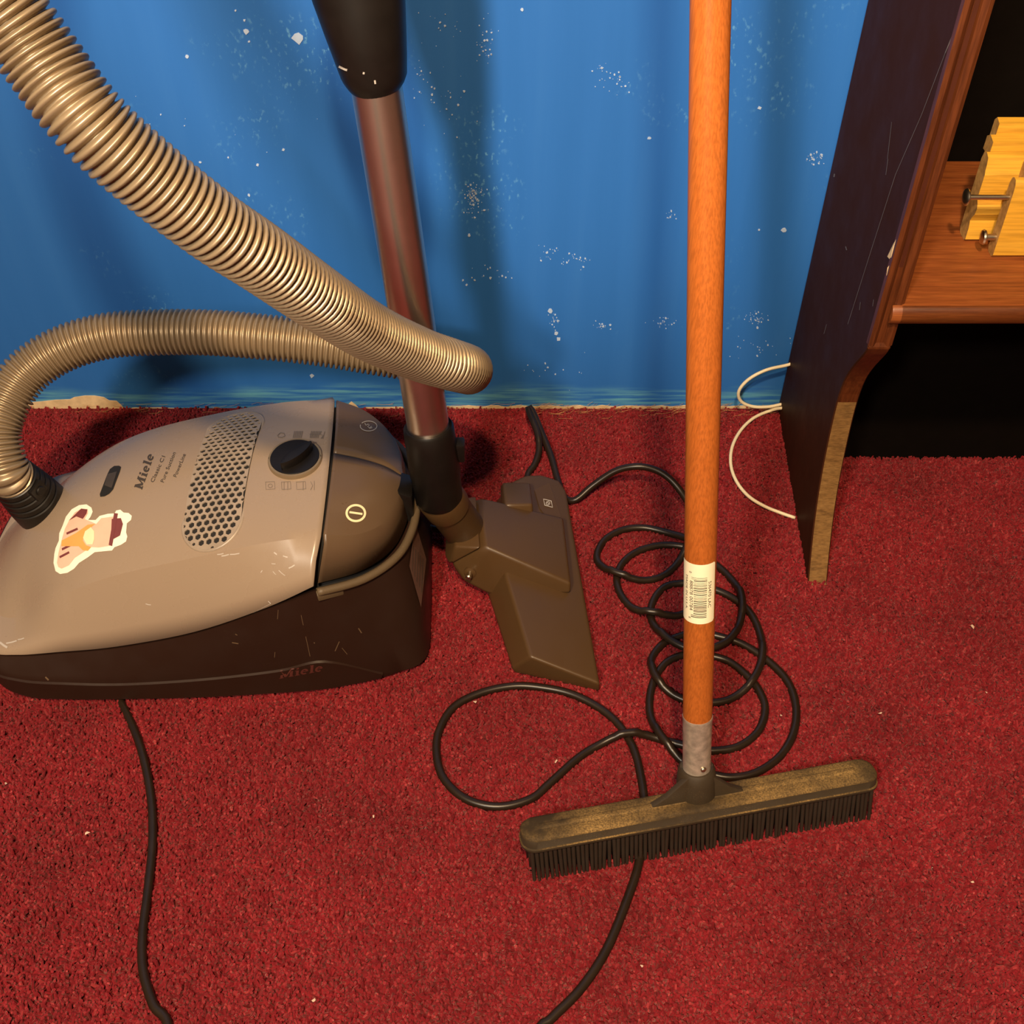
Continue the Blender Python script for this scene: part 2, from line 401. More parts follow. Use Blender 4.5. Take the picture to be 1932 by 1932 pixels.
# frayed jute fibres where the carpet meets the wall
fr = []
for _ in range(260):
    x = random.choice((random.uniform(-.55, .4), random.uniform(.02, .36))); y = WY-.004-abs(random.gauss(0, .011)); z = .007+random.random()*.004; a = random.uniform(-.7, .7); L = .006+random.random()*.014
    P = [Vector((x, y, z)), Vector((x+L*.5*math.cos(a), y+L*.5*math.sin(a)*.6, z+.003*random.random())), Vector((x+L*math.cos(a+.5), y+L*math.sin(a+.5)*.6, z))]
    P = [Vector((q.x, min(q.y, WY-.002), q.z)) for q in P]
    fr.append(tube(P, .00017, 4, False))
o = mk('carpet_fray', *join(*fr), M['fray'], None, kind='stuff'); o['label'] = 'tan frayed fibres along the carpet edge at the wall'; o['category'] = 'fibres'

# ================================================================ VACUUM CLEANER BODY
VA = R(2.5); VO = Vector((-.083, .793, 0)); VU = Vector((-math.cos(VA), -math.sin(VA), 0)); VV = Vector((math.sin(VA), -math.cos(VA), 0))
def vw(u, v, z): return VO+VU*u+VV*v+Vector((0, 0, z))
vac = root('vacuum_cleaner', vw(.22, 0, 0), 'grey and dark brown canister vacuum cleaner by the blue wall', 'vacuum')
# half outlines, rear centre -> near side -> front centre: (u, v, z) at 13 matching stations
L0 = [(.006, 0, .010), (.006, .06, .010), (.012, .113, .010), (.05, .134, .010), (.1, .143, .009), (.145, .146, .009), (.215, .148, .009), (.29, .147, .009), (.345, .145, .009), (.39, .140, .010), (.42, .125, .020), (.445, .08, .035), (.452, 0, .04)]
L1 = [(.002, 0, .014), (.002, .06, .014), (.008, .117, .014), (.048, .134, .019), (.1, .1405, .050), (.145, .1435, .042), (.215, .146, .036), (.29, .1455, .032), (.345, .143, .033), (.39, .138, .034), (.421, .124, .036), (.446, .078, .045), (.453, 0, .047)]
LM = [(.003, 0, .065), (.004, .055, .065), (.017, .101, .067), (.055, .122, .072), (.1, .132, .092), (.145, .139, .080), (.215, .140, .062), (.29, .139, .05), (.345, .136, .045), (.39, .132, .042), (.421, .120, .042), (.445, .075, .047), (.452, 0, .05)]
L2 = [(.012, 0, .117), (.016, .036, .117), (.030, .073, .118), (.060, .103, .121), (.1, .123, .128), (.145, .131, .116), (.215, .132, .086), (.29, .131, .067), (.345, .128, .058), (.39, .124, .051), (.42, .113, .047), (.44, .07, .049), (.447, 0, .051)]
SK = [(.0175, 0, .122), (.021, .036, .122), (.034, .070, .123), (.061, .098, .127), (.098, .117, .134)]
ED = [(.021, 0, .149), (.025, .036, .150), (.038, .067, .154), (.061, .088, .162), (.0885, .095, .171)]
DS = [(.021, 0, .149), (.027, 0, .157), (.040, 0, .168), (.061, 0, .178), (.0855, 0, .186)]
C0 = [(.1005, .1275, .142), (.145, .132, .120), (.215, .133, .090), (.29, .132, .071), (.345, .129, .062), (.39, .125, .055), (.42, .114, .051), (.441, .071, .053), (.448, 0, .055)]
C1 = [(.097, .1125, .160), (.145, .1165, .146), (.215, .1180, .1235), (.29, .1175, .1025), (.345, .1145, .0835), (.39, .108, .061), (.42, .098, .053), (.441, .060, .0535), (.448, 0, .0555)]
C2 = [(.0925, .094, .172), (.144, .097, .168), (.215, .100, .153), (.29, .100, .132), (.345, .098, .104), (.39, .088, .067), (.42, .075, .0545), (.44, .045, .054), (.447, 0, .056)]
CS = [(.0885, 0, .188), (.144, 0, .186), (.215, 0, .177), (.29, 0, .160), (.345, 0, .139), (.388, 0, .112), (.415, 0, .086), (.436, 0, .064), (.447, 0, .056)]
SUB = 6
def half(L): return catmull(L, SUB)
def ring(L):
    h = half(L); return [(p.x, p.y, p.z) for p in h]+[(p.x, -p.y, p.z) for p in h[-2:0:-1]]
def loft_rings(rings, cap0=True, cap1=True):
    n = len(rings[0]); V = [vw(*p) for r in rings for p in r]; F = []
    for i in range(len(rings)-1):
        for k in range(n):
            q = (k+1) % n; F.append((i*n+k, i*n+q, (i+1)*n+q, (i+1)*n+k))
    if cap0: F.append(tuple(range(n))[::-1])
    if cap1: F.append(tuple((len(rings)-1)*n+k for k in range(n)))
    return V, F
def grid(rows, close=False):
    n = len(rows[0]); V = [vw(*p) for r in rows for p in r]
    F = [(i*n+k, i*n+k+1, (i+1)*n+k+1, (i+1)*n+k) for i in range(len(rows)-1) for k in range(n-1)]
    return V, F
def section(side, edge, spine, nt=8, v0=0.0, power=1.8):
    """cross rows: side curves (bottom->edge) then a domed top to the spine; near half only"""
    H = [half(s) for s in side]; e = half(edge); s = half(spine); rows = []
    for j in range(len(e)):
        row = [tuple(h[j]) for h in H]+[tuple(e[j])]
        for k in range(1, nt+1):
            t = k/nt; v = e[j].y*(1-t)+v0*t
            vr = min(1, v/e[j].y) if e[j].y > .004 else 1.0
            z = e[j].z+(s[j].z-e[j].z)*(1-vr**power); u = e[j].x+(s[j].x-e[j].x)*(1-vr*vr)
            row.append((u, v, z))
        rows.append(row)
    return rows
def full(rows): return [r+[(u, -v, z) for u, v, z in r[-2::-1]] for r in rows]
def solid(o, t):
    m = o.modifiers.new('thickness', 'SOLIDIFY'); m.thickness = t; m.offset = -1
def lower_ring(a, b, t): return [tuple(x*(1-t)+y*t for x, y in zip(p, q)) for p, q in zip(a, b)]
inn = lambda L, dv, dz: [(u+.004*(1 if i < 3 else 0), max(0, v-dv), z+dz) for i, (u, v, z) in enumerate(L)]
B0 = [(u+.012 if i < 3 else u, v*.93, z+.003) for i, (u, v, z) in enumerate(L0)]
low_v, low_f = loft_rings([ring(B0), ring(L0), ring(L1), ring(lower_ring(L1, LM, .5)), ring(LM), ring(lower_ring(LM, lower_ring(LM, L2, .5), .9)), ring(L2), ring(inn(L2, .006, -.001)), ring(inn(L2, .008, -.006))])
mk('lower_body', low_v, low_f, M['dark'], vac, True, 'dark brown lower shell', auto=40)
low_bvh = BVHTree.FromPolygons(low_v, low_f)
# inner core seen only as the dark gaps
core_edge = [(u+.003, v*.95, z-.006) for u, v, z in ED[:4]]+[(u, v*.95, z-.006) for u, v, z in C2]
core_sp = [(u+.003, 0, z-.006) for u, v, z in DS[:4]]+[(u, 0, z-.006) for u, v, z in CS]
mk('inner_core', *grid(full(section([inn(L2, .009, -.012)], core_edge, core_sp))), M['hole'], vac, True)
# warm grey cover
cov_v, cov_f = grid(full(section([C0, lower_ring(C0, C1, .55), C1], C2, CS, 10)))
cover = mk('cover', cov_v, cov_f, M['taupe'], vac, True, 'warm grey curved top cover', auto=24)
solid(cover, .0025)
cov_bvh = BVHTree.FromPolygons(cov_v, cov_f)
# rear foot switches, near and far
sw = section([SK, lower_ring(SK, ED, .85)], [(u+.0015, v*.975, z+.0015) for u, v, z in ED], DS, 8, .0007, 2.3)
n_v, n_f = grid(sw); f_v, f_f = grid([[(u, -v, z) for u, v, z in r] for r in sw])
near_sw = mk('foot_switch', n_v, n_f, M['deck'], vac, True, 'brown foot switch with cream on-off mark', auto=22); solid(near_sw, .002)
far_sw = mk('foot_switch', f_v, [q[::-1] for q in f_f], M['deck'], vac, True, 'brown foot switch with cable-rewind mark', auto=22); solid(far_sw, .002)
dk_bvh = BVHTree.FromPolygons(*join((n_v, n_f), (f_v, f_f)))
# raised rim round the rear deck
rp = half([(u-.0015, v+.0015, z+.002) for u, v, z in L2[:5]])
rp = [vw(p.x, -p.y, p.z) for p in rp[:0:-1]]+[vw(*p) for p in rp]
mk('rim', *tube(rp, .0042, 8), M['rim'], vac, True, 'dusty raised rim')
mk('rim_tab', *hull([atp+Vector((0, 0, dz)) for atp in (vw(.078, .111, .121), vw(.10, .123, .127), vw(.098, .128, .124), vw(.076, .116, .118)) for dz in (-.003, .004)], .001), M['rim'], vac, True)
# lower bumper strip on both long sides
def bumper(sgn):
    a, b = half(L0[3:]), half(L1[3:]); rows = []
    for p, q in zip(a, b):
        o = .0022
        rows.append([(p.x, p.y-.003, p.z+.001), (p.x, p.y+o, p.z+.002), (q.x, q.y+o, q.z-.0012), (q.x, q.y-.002, q.z+.0006)])
    return grid([[(u, sgn*v, z) for u, v, z in r] for r in rows])
bs_v, bs_f = bumper(1)
strip = mk('bumper_strip', bs_v, bs_f, M['dark'], vac, True, auto=30)
v2, f2 = bumper(-1); mk('bumper_strip', v2, [q[::-1] for q in f2], M['dark'], vac, True, auto=30)
bs_bvh = BVHTree.FromPolygons(bs_v, bs_f)
# castor wheels under the body
for u, v in ((.06, .10), (.06, -.10), (.36, 0)):
    a = vw(u, v-.009, .014); b = vw(u, v+.009, .014); mk('wheel', *tube([a, b], .0135, 20), M['black'], vac, True, auto=40)
# parking bracket at the rear that takes the wand
mk('parking_bracket', *hull([vw(u, v, z) for u, z0, z1 in ((.036, .12, .160), (.013, .11, .148)) for v in (-.006, .026) for z in (z0, z1)], .004), M['black'], vac, True, auto=40)

cs = lambda pre=None, off=.0005: on_surface(cov_bvh, off, pre)
ds = lambda pre=None, off=.0005: on_surface(dk_bvh, off, pre)
def px_text(VF, p0, p1, hvec, wide=None):
    """fits a centred 2-D text between two pixels; hvec: pixel vector of one cap height"""
    xs = [x for x, y in VF[0]]; ys = [y for x, y in VF[0]]
    W = max(xs)-min(xs); H = max(ys)-min(ys); mx = (max(xs)+min(xs))/2; my = (max(ys)+min(ys))/2
    ex = ((p1[0]-p0[0])/W, (p1[1]-p0[1])/W); ey = (hvec[0]/H, hvec[1]/H); c = ((p0[0]+p1[0])/2, (p0[1]+p1[1])/2)
    return lambda x, y: (c[0]+ex[0]*(x-mx)+ey[0]*(y-my), c[1]+ex[1]*(x-mx)+ey[1]*(y-my))
SW = slab_word()
decal('wordmark', SW, cs(px_text(SW, (261, 922), (284, 857), (-15, -5))), M['print'], cover)
for s, p0, p1, hv in (('Classic C1', (287, 910), (309, 861), (-6.5, -2.2)), ('Pure Suction', (306, 910), (329, 854), (-6.5, -2.2)), ('PowerLine', (330, 900), (348, 857), (-6.5, -2.2))):
    t = text2d(s, .004); decal('lettering', t, cs(px_text(t, p0, p1, hv)), M['print'], cover)
t = slab_word(); decal('wordmark', t, on_surface(bs_bvh, .0004, px_text(t, (528, 1273), (609, 1258), (1.5, -15))), M['redprint'], strip)
# symbols on the foot switches
decal('power_symbol', join(stroke2d(circle2d(671, 968.5, 17.3, 15, 40), 4.2, True), stroke2d([(659, 966.7), (683.5, 970.2)], 3.8)), ds(), M['cream'], near_sw)
decal('rewind_symbol', join(stroke2d(circle2d(695, 804.5, 15.6, 9.3, 40, 215, 555), 1.5), stroke2d([(688, 799), (690, 803), (694, 801), (697, 802.5), (693, 805.5), (697, 808), (701, 805)], 1.4), stroke2d([(696, 809), (702, 807.5)], 1.4)), ds(), M['greyprint'], far_sw)
# lock window
decal('lock_window', fill2d([(189, 933), (192, 925), (203, 896), (208, 886), (216, 880), (225, 879.5), (229, 882), (226, 892), (214, 924), (207, 932), (198, 937), (190, 938)], maxlen=8), cs(off=.0007), M['hole'], cover)
decal('lock_key', fill2d([(198, 917), (204, 896), (222, 891), (212, 922)], maxlen=8), cs(off=.0012), M['print'], cover)
# power dial
kc = cs()(557, 866); kn = (cov_bvh.find_nearest(kc)[1]); kn = kn if kn.z > 0 else -kn
ka = kn.cross(Vector((0, 1, 0))).normalized(); kb = kn.cross(ka).normalized()
mk('dial_ring', *lathe_axis(kc-kn*.003, kc+kn, [(0, .0255), (.0035, .0255), (.0052, .0249), (.0054, .0240), (.0040, .0237)], 48), M['hose'], vac, True, 'pale grey dial ring', auto=40)
dial = mk('power_dial', *lathe_axis(kc-kn*.003, kc+kn, [(0, .0234), (.0050, .0234), (.0060, .0226), (.0058, .014), (.0054, 1e-5)], 48), M['black'], vac, True, 'glossy dark power dial', auto=40)
fd = (Vector(cs()(597, 850))-Vector(cs()(540, 893))).normalized(); fd = (fd-kn*fd.dot(kn)).normalized(); fs = kn.cross(fd)
lens = [(.0195*math.cos(R(a)), .0062*math.sin(R(a))*abs(math.sin(R(a)))**.4) for a in range(0, 360, 15)]
mk('grip', *prism(lens, lambda x, y, d: kc+fd*x+fs*(y*(1.1-18*d)-.004)+kn*d, .002, .0115, .001), M['black'], dial, True, auto=40)
# printed pictograms round the dial
pic = [stroke2d([(x-9, y-7), (x+8, y-8), (x+9, y+6), (x-8, y+7)], 1.1, True) for x, y in ((510, 917), (540, 917), (568, 917))]
pic += [stroke2d(circle2d(510, 917, 4, 3.4, 14), 1, True), stroke2d([(536, 909), (536, 925)], 1), stroke2d([(543, 909), (543, 925)], 1), stroke2d([(572, 909), (572, 925)], 1), stroke2d([(586, 909), (590, 917), (586, 925)], 1), stroke2d([(593, 908), (593, 925)], 1)]
pic += [stroke2d([(524, 822), (529, 817), (536, 818), (538, 823), (532, 826), (525, 825)], 1.2, True)]
for bx in (556, 588): pic += [stroke2d([(bx+k*3, 814), (bx-3+k*3, 827)], 1.6) for k in range(6)]
pic += [stroke2d([(606, 814), (604, 820), (610, 822), (606, 828)], 1.6), stroke2d([(584, 820), (604, 820)], 1.2), stroke2d([(613, 815), (609, 829)], 1.2)]
decal('pictograms', join(*pic), cs(), M['faint'], cover)['kind'] = 'stuff'
# air vent: rim, dark backing, perforated honeycomb plate
GA, GB, GR = Vector((.1868, -.055)), Vector((.1928, .068)), .0272
def drop(u, v, off):
    o = vw(u, v, .4); h = cov_bvh.ray_cast(o, Vector((0, 0, -1))); n = h[1] if h[1].z > 0 else -h[1]; return h[0]+n*off
def stadium(r, n=20):
    d = (GB-GA).normalized(); q = Vector((-d.y, d.x)); P = []
    for k in range(n+1): a = math.pi*k/n; P.append(GB+q*(r*math.cos(a))*-1+d*(r*math.sin(a)))
    for k in range(n+1): a = math.pi*k/n; P.append(GA+q*(r*math.cos(a))-d*(r*math.sin(a)))
    return [(p.x, p.y) for p in P]
decal('vent_backing', fill2d(stadium(GR), maxlen=.012), lambda x, y: drop(x, y, .0004), M['hole'], cover)
so, si = stadium(GR+.0022), stadium(GR-.0006); V, F = [], []
for (a, b), (c, e) in zip(so, si): V += [drop(a, b, .0001), drop(a*.5+c*.5, b*.5+e*.5, .0022), drop(c, e, .0009)]
m = len(so)
for k in range(m):
    q = (k+1) % m; F += [(3*k, 3*k+1, 3*q+1, 3*q), (3*k+1, 3*k+2, 3*q+2, 3*q+1)]
mk('vent_rim', V, F, M['taupe_grille'], cover, True)
def seg_dist(p):
    d = GB-GA; t = max(0, min(1, (p-GA).dot(d)/d.dot(d))); return (p-(GA+d*t)).length
V, F = [], []; pt = .0071; j = 0; v = -.09
while v < .11:
    u = .155+(pt/2 if j % 2 else 0)
    while u < .23:
        c = Vector((u, v)); dist = seg_dist(c)
        if dist < GR+.002:
            k0 = len(V)
            for k in range(6):
                a = R(30+60*k); o = c+Vector((math.cos(a), math.sin(a)))*(pt/math.sqrt(3)); hr = .0028 if dist < GR-.0026 else (.0016 if dist < GR-.0005 else .0)
                if seg_dist(o) > GR: # pull outer cells back to the rim
                    d = GB-GA; t = max(0, min(1, (o-GA).dot(d)/d.dot(d))); b = GA+d*t; o = b+(o-b).normalized()*GR
                i_ = c+Vector((math.cos(a), math.sin(a)))*hr
                if seg_dist(i_) > GR: d = GB-GA; t = max(0, min(1, (i_-GA).dot(d)/d.dot(d))); b = GA+d*t; i_ = b+(i_-b).normalized()*GR
                V += [drop(o.x, o.y, .0016), drop(i_.x, i_.y, .0016), drop(i_.x, i_.y, .0004)]
            for k in range(6):
                q = (k+1) % 6; F += [(k0+3*k, k0+3*q, k0+3*q+1, k0+3*k+1), (k0+3*k+1, k0+3*q+1, k0+3*q+2, k0+3*k+2)]
        u += pt
    v += pt*.866; j += 1
mk('vent_grille', V, F, M['taupe_grille'], cover, label='honeycomb air vent grille')
# scratches on the cover and shell
scr = []
for a, b, wd in (((410, 1046), (422, 1044), 2), ((418, 1049), (432, 1046), 2.2), ((434, 1046), (452, 1044), 2), ((517, 1042), (532, 1052), 2.4), ((532, 1048), (546, 1052), 2), ((508, 1062), (520, 1064), 1.2), ((526, 1076), (538, 1086), 1.4), ((545, 1072), (556, 1066), 2.4), ((492, 1080), (495, 1076), 1.5), ((515, 1078), (521, 1084), 1.2), ((275, 1139), (285, 1141), 1.6), ((0, 1212), (14, 1222), 4), ((12, 1214), (32, 1209), 2.5), ((34, 1207), (46, 1204), 2), ((506, 1134), (516, 1142), 1.2)):
    scr.append(stroke2d([a, ((a[0]+b[0])/2, (a[1]+b[1])/2+.6), b], wd))
decal('scratch', join(*scr), cs(off=.0003), M['greyprint'], cover)['kind'] = 'stuff'
scr = [stroke2d([a, b], wd) for a, b, wd in (((525, 1150), (518, 1240), 1), ((568, 1160), (585, 1238), 1), ((438, 1212), (450, 1214), 2), ((444, 1196), (448, 1198), 1.6), ((86, 1277), (92, 1283), 3), ((676, 1185), (682, 1194), 2), ((632, 1228), (640, 1210), 1.5), ((592, 1212), (594, 1213), 2), ((645, 1222), (655, 1234), 1))]
decal('scratch', join(*scr), on_surface(low_bvh, .0004), M['deck'], vac.children[0])['kind'] = 'stuff'
decal('rating_plate', fill2d([(782, 986), (803, 1055), (793, 1146), (771, 1068)], maxlen=25), on_surface(low_bvh, .0008), M['plate'], vac.children[0])
decal('rating_print', join(*[stroke2d([(778+4.5*k, 1030+6*k), (776+4.4*k, 1078+10*k)], 1) for k in range(5)]), on_surface(low_bvh, .0012), M['print'], vac.children[0])

# die-cut sticker on the cover: white border with plain colour patches
stp = lambda L: [(80+x/6.44, 820+y/6.44) for x, y in L]
st = root('sticker', cs()(180, 1015), 'white-bordered die-cut sticker in pink, orange and maroon on the vacuum cover', 'sticker')
decal('sticker_paper', fill2d(stp([(140, 1560), (150, 1450), (165, 1380), (205, 1290), (210, 1200), (250, 1110), (290, 1000), (360, 910), (450, 860), (540, 850), (600, 890), (615, 940), (590, 1000), (560, 1040), (650, 1040), (700, 990), (800, 965), (880, 960), (900, 925), (950, 915), (990, 950), (1050, 955), (1090, 990), (1080, 1040), (1030, 1080), (1020, 1190), (1035, 1240), (1020, 1300), (960, 1340), (880, 1370), (850, 1410), (790, 1415), (640, 1430), (560, 1490), (450, 1560), (390, 1630), (310, 1680), (220, 1695), (165, 1660)]), maxlen=9), cs(off=.0005), M['st_white'], st)
def stick(name, pts, mat, off): decal(name, fill2d(stp(pts), maxlen=9), cs(off=off), M[mat], st)
stick('colour_patch', [(185, 1560), (205, 1430), (245, 1270), (280, 1150), (330, 1050), (400, 950), (480, 905), (555, 910), (560, 960), (520, 1030), (480, 1080), (660, 1090), (720, 1020), (860, 1000), (880, 1010), (850, 1350), (690, 1375), (600, 1370), (520, 1420), (400, 1500), (330, 1590), (240, 1630), (200, 1610)], 'st_pink', .0008)
stick('colour_patch', [(245, 1290), (420, 1200), (560, 1100), (650, 1090), (520, 1200), (500, 1290), (540, 1350), (600, 1370), (560, 1415), (500, 1410), (450, 1360), (240, 1360)], 'st_orange', .0011)
stick('colour_patch', [(505, 1260), (530, 1180), (600, 1130), (640, 1180), (640, 1280), (620, 1340), (550, 1340)], 'st_cream', .0013)
stick('colour_patch', [(330, 1050), (480, 905), (555, 915), (545, 965), (500, 1030), (420, 1000)], 'st_maroon', .0011)
stick('colour_patch', [(850, 1030), (960, 1020), (985, 1090), (950, 1230), (840, 1290)], 'st_maroon', .0011)
stick('colour_patch', [(880, 960), (925, 965), (855, 1360), (815, 1345)], 'st_maroon', .0013)
for k in range(4):
    stick('colour_patch', [(215+28*k, 1480-95*k), (330+34*k, 1420-95*k), (340+34*k, 1445-95*k), (222+28*k, 1506-95*k)], 'st_maroon', .0010)

# ================================================================ SUCTION HOSE
conn0 = atz(72, 948, .122); conn1 = atz(10, 888, .182)
cax = (conn1-conn0).normalized()
hose = root('suction_hose', conn0, 'ribbed silver suction hose looping round the steel wand', 'hose')
hp = [(-.150, .868, .985), (-.215, .80, 1.04), (-.300, .71, 1.00), (-.330, .645, .88), (-.305, .612, .755)]
hp += [atd(*q) for q in ((40, 60, .598), (165, 225, .617), (285, 335, .642), (400, 425, .672), (490, 485, .705), (600, 562, .765), (700, 627, .845), (790, 668, .918), (845, 686, .955), (876, 695, .99), (884, 698, 1.025), (872, 695, 1.06), (835, 687, 1.085), (775, 676, 1.095), (700, 664, 1.095), (610, 649, 1.09), (500, 636, 1.085), (400, 628, 1.085), (300, 627, 1.085), (200, 634, 1.08), (115, 660, 1.075), (50, 703, 1.07), (12, 758, 1.065), (-6, 815, 1.06))]
hp += [conn1-cax*.004+Vector((-.001, 0, .006)), conn1-cax*.012]
HP = catmull(hp, 14)
pitch = .0051; st_ = pitch/8
HP = resample(HP, st_)
prof = [0, .20, .76, .95, 1.0, .95, .76, .20]
rad = [.0174+.0046*prof[i % 8] for i in range(len(HP))]
mk('ribbed_tube', *tube(HP, rad, 28), M['hose'], hose, True, 'silver ribbed tube')
# black swivel connector plugged into the cover
cp = [(0, .0235), (.004, .0275), (.022, .0265)]
t = .022; r = .0262
for k in range(4): cp += [(t+.004, r), (t+.0045, r-.0014), (t+.0068, r-.0014), (t+.0072, r-.0004)]; t += .0085; r -= .0009
cp += [(t+.004, r), (t+.006, r-.003)]
k0 = conn0-cax*.012
conn = mk('connector', *lathe_axis(k0, conn1, cp, 40), M['black'], hose, True, 'black swivel connector', auto=35)
con_bvh = BVHTree.FromPolygons(*lathe_axis(k0, conn1, cp, 40))
kp = on_surface(con_bvh, 0)(72, 925); kn2 = con_bvh.find_nearest(kp)[1]; kn2 = kn2 if kn2.y < 0 or kn2.z > 0 else -kn2
if kn2.dot(EYE-kp) < 0: kn2 = -kn2
kx = cax.cross(kn2).normalized()
mk('latch', *prism([(-.008, -.008), (.008, -.008), (.008, .008), (-.008, .008)], lambda x, y, d: kp+kx*x+cax*y+kn2*d, -.003, .0022, .001), M['black'], hose, True, auto=40)
mk('latch_button', *lathe_axis(kp, kp+kn2, [(0, .0048), (.0034, .0048), (.0042, .0040), (.0036, .0032), (.0036, 1e-5)], 20), M['black'], hose, True, auto=40)

# ================================================================ SUCTION WAND
wb, wt = aty(802, 765, .796), aty(712, 174, .832)
wd = (wt-wb).normalized()
def won(z): return wb+wd*((z-wb.z)/wd.z)
wand = root('suction_wand', won(.105), 'steel vacuum wand with black grip sleeve standing against the vacuum', 'wand')
mk('steel_tube', *tube([won(.19), won(.60)], .0195, 40), M['chrome'], wand, True, 'polished steel tube', auto=40)
# lower black collar with clip
cz = [(.128, .0205), (.134, .0232), (.16, .0238), (.163, .0246), (.200, .0240), (.214, .0236), (.2165, .0222), (.2165, .0196)]
mk('lower_collar', *tube([won(z) for z, r in cz], [r for z, r in cz], 36), M['black'], wand, True, 'matt black collar', auto=35)
c = won(.186)+Vector((.026, .004, 0)); mk('release_button', *hull([c+Vector((x, y, z)) for x in (-.010, .005) for y in (-.007, .007) for z in (-.011, .011)], .003), M['black'], wand, True, auto=40)
# upper grip sleeve: oval sections read off the wand's axis
SV, SF = [], []; secs = []
for py, xl, xr in ((166, 659, 752), (160, 654, 758), (150, 647, 764), (138, 641, 768), (100, 627, 768), (60, 612, 767), (0, 590, 765)):
    a, b = aty(xl, py, wb.y+wd.y/wd.z*(aty((xl+xr)/2, py, .835).z-wb.z)), aty(xr, py, wb.y+wd.y/wd.z*(aty((xl+xr)/2, py, .835).z-wb.z))
    secs.append(((a+b)/2, (b-a).length/2))
for dz, w_ in ((.05, .039), (.10, .037), (.15, .030), (.20, .026), (.26, .024)):
    q = secs[6][0]+wd*dz; secs.append((q+Vector((-.004*min(1, dz/.1), 0, 0)), w_))
ns = 36
for q, w_ in secs:
    for k in range(ns):
        a = 2*math.pi*k/ns; SV.append(q+Vector((w_*math.cos(a), min(w_, .030)*math.sin(a), 0)))
for i in range(len(secs)-1):
    for k in range(ns): SF.append((i*ns+k, i*ns+(k+1) % ns, (i+1)*ns+(k+1) % ns, (i+1)*ns+k))
SF += [tuple(range(ns))[::-1], tuple((len(secs)-1)*ns+k for k in range(ns))]
sleeve = mk('grip_sleeve', SV, SF, M['black'], wand, True, 'black tapered grip sleeve', auto=40)
sl_bvh = BVHTree.FromPolygons(SV, SF)
decal('scuff', join(stroke2d([(640, 125), (652, 131), (688, 138)], 4), stroke2d([(707, 151), (708, 158)], 3)), on_surface(sl_bvh, .0004), M['greyprint'], sleeve)
top = secs[-1][0]
mk('bent_handle', *tube(catmull([top-wd*.02, top+wd*.05, top+wd*.10+Vector((-.01, 0, 0)), Vector((-.150, .868, .985))+Vector((.012, .012, .0)), Vector((-.150, .868, .985))], 6), .0205, 28), M['black'], wand, True, 'black bent handle', auto=50)

# ================================================================ FLOOR NOZZLE
NO = Vector((.0854, .6441, 0)); NA = Vector((-.09, .996, 0)); NQ = Vector((-.996, -.09, 0))
def nz(w_, q, z): return NO+NA*w_+NQ*q+Vector((0, 0, z))
noz = root('floor_nozzle', nz(.14, .05, 0), 'brown plastic vacuum floor nozzle lying on the carpet', 'nozzle')
hd = [(0, 0, .004), (.03, .081, .004), (.132, .098, .004), (.158, .098, .004), (.256, .081, .004), (.276, .05, .004), (.285, .028, .004), (.281, .006, .004), (.266, 0, .004),
      (-.001, .001, .019), (.0215, .066, .040), (.1215, .081, .045), (.168, .081, .045), (.262, .064, .039), (.279, .045, .033), (.284, .026, .027), (.280, .007, .020), (.264, .001, .019), (.03, .083, .012), (.132, .100, .012), (.158, .100, .012), (.256, .083, .012)]
hv, hf = hull([nz(*q) for q in hd], .005, 3)
head = mk('nozzle_head', hv, hf, M['nozzle'], noz, True, 'long flat suction head', auto=50)
mk('sole_plate', *hull([nz(w_, q, z) for w_, q in ((.004, .004), (.033, .078), (.132, .094), (.158, .094), (.253, .078), (.281, .004)) for z in (.001, .006)], .001), M['black'], noz, True, auto=40)
# swivel block
swv = [(-.034, .846, .070), (-.0265, .7725, .0725), (.060, .7535, .038), (.055, .846, .038), (-.062, .850, .042), (-.0615, .7775, .041), (-.020, .757, .014), (.060, .750, .026), (-.020, .866, .014), (.055, .852, .026), (-.050, .862, .03), (-.048, .766, .026), (-.058, .79, .012), (-.058, .835, .012)]
sv, sf = hull([Vector(q) for q in swv], .0035, 3)
swb = mk('swivel_block', sv, sf, M['nozzle'], noz, True, 'faceted swivel block', auto=50)
mk('swivel_cap', *hull([Vector(q) for q in ((-.0375, .848, .0695), (-.0315, .7715, .0715), (-.064, .7765, .040), (-.065, .851, .041), (-.061, .845, .066), (-.058, .779, .066), (-.070, .79, .04), (-.070, .84, .04))], .003, 3), M['nozzle'], noz, True, auto=50)
n0, n1 = Vector((-.046, .812, .050)), won(.136)
mk('neck', *lathe_axis(n0, n1, [(0, .0215), ((n1-n0).length*.72, .0215), ((n1-n0).length*.74, .0232), ((n1-n0).length*.95, .0232), ((n1-n0).length, .021)], 36), M['nozzle'], noz, True, 'short round neck', auto=40)
sw_bvh = BVHTree.FromPolygons(sv, sf); hd_bvh = BVHTree.FromPolygons(hv, hf)
pp = on_surface(sw_bvh, 0)(887, 1080); pn = Vector((-.18, -.95, .12)).normalized()
mk('pivot_washer', *lathe_axis(pp-pn*.003, pp+pn, [(0, .0065), (.0042, .0065), (.0048, .005), (.0048, 1e-5)], 20), M['nozzle'], noz, True, auto=40)
mk('pivot_pin', *lathe_axis(pp, pp+pn, [(0, .0031), (.0085, .0031), (.0095, .0022), (.0095, 1e-5)], 14), M['screw'], noz, True, 'small metal pivot pin', auto=40)
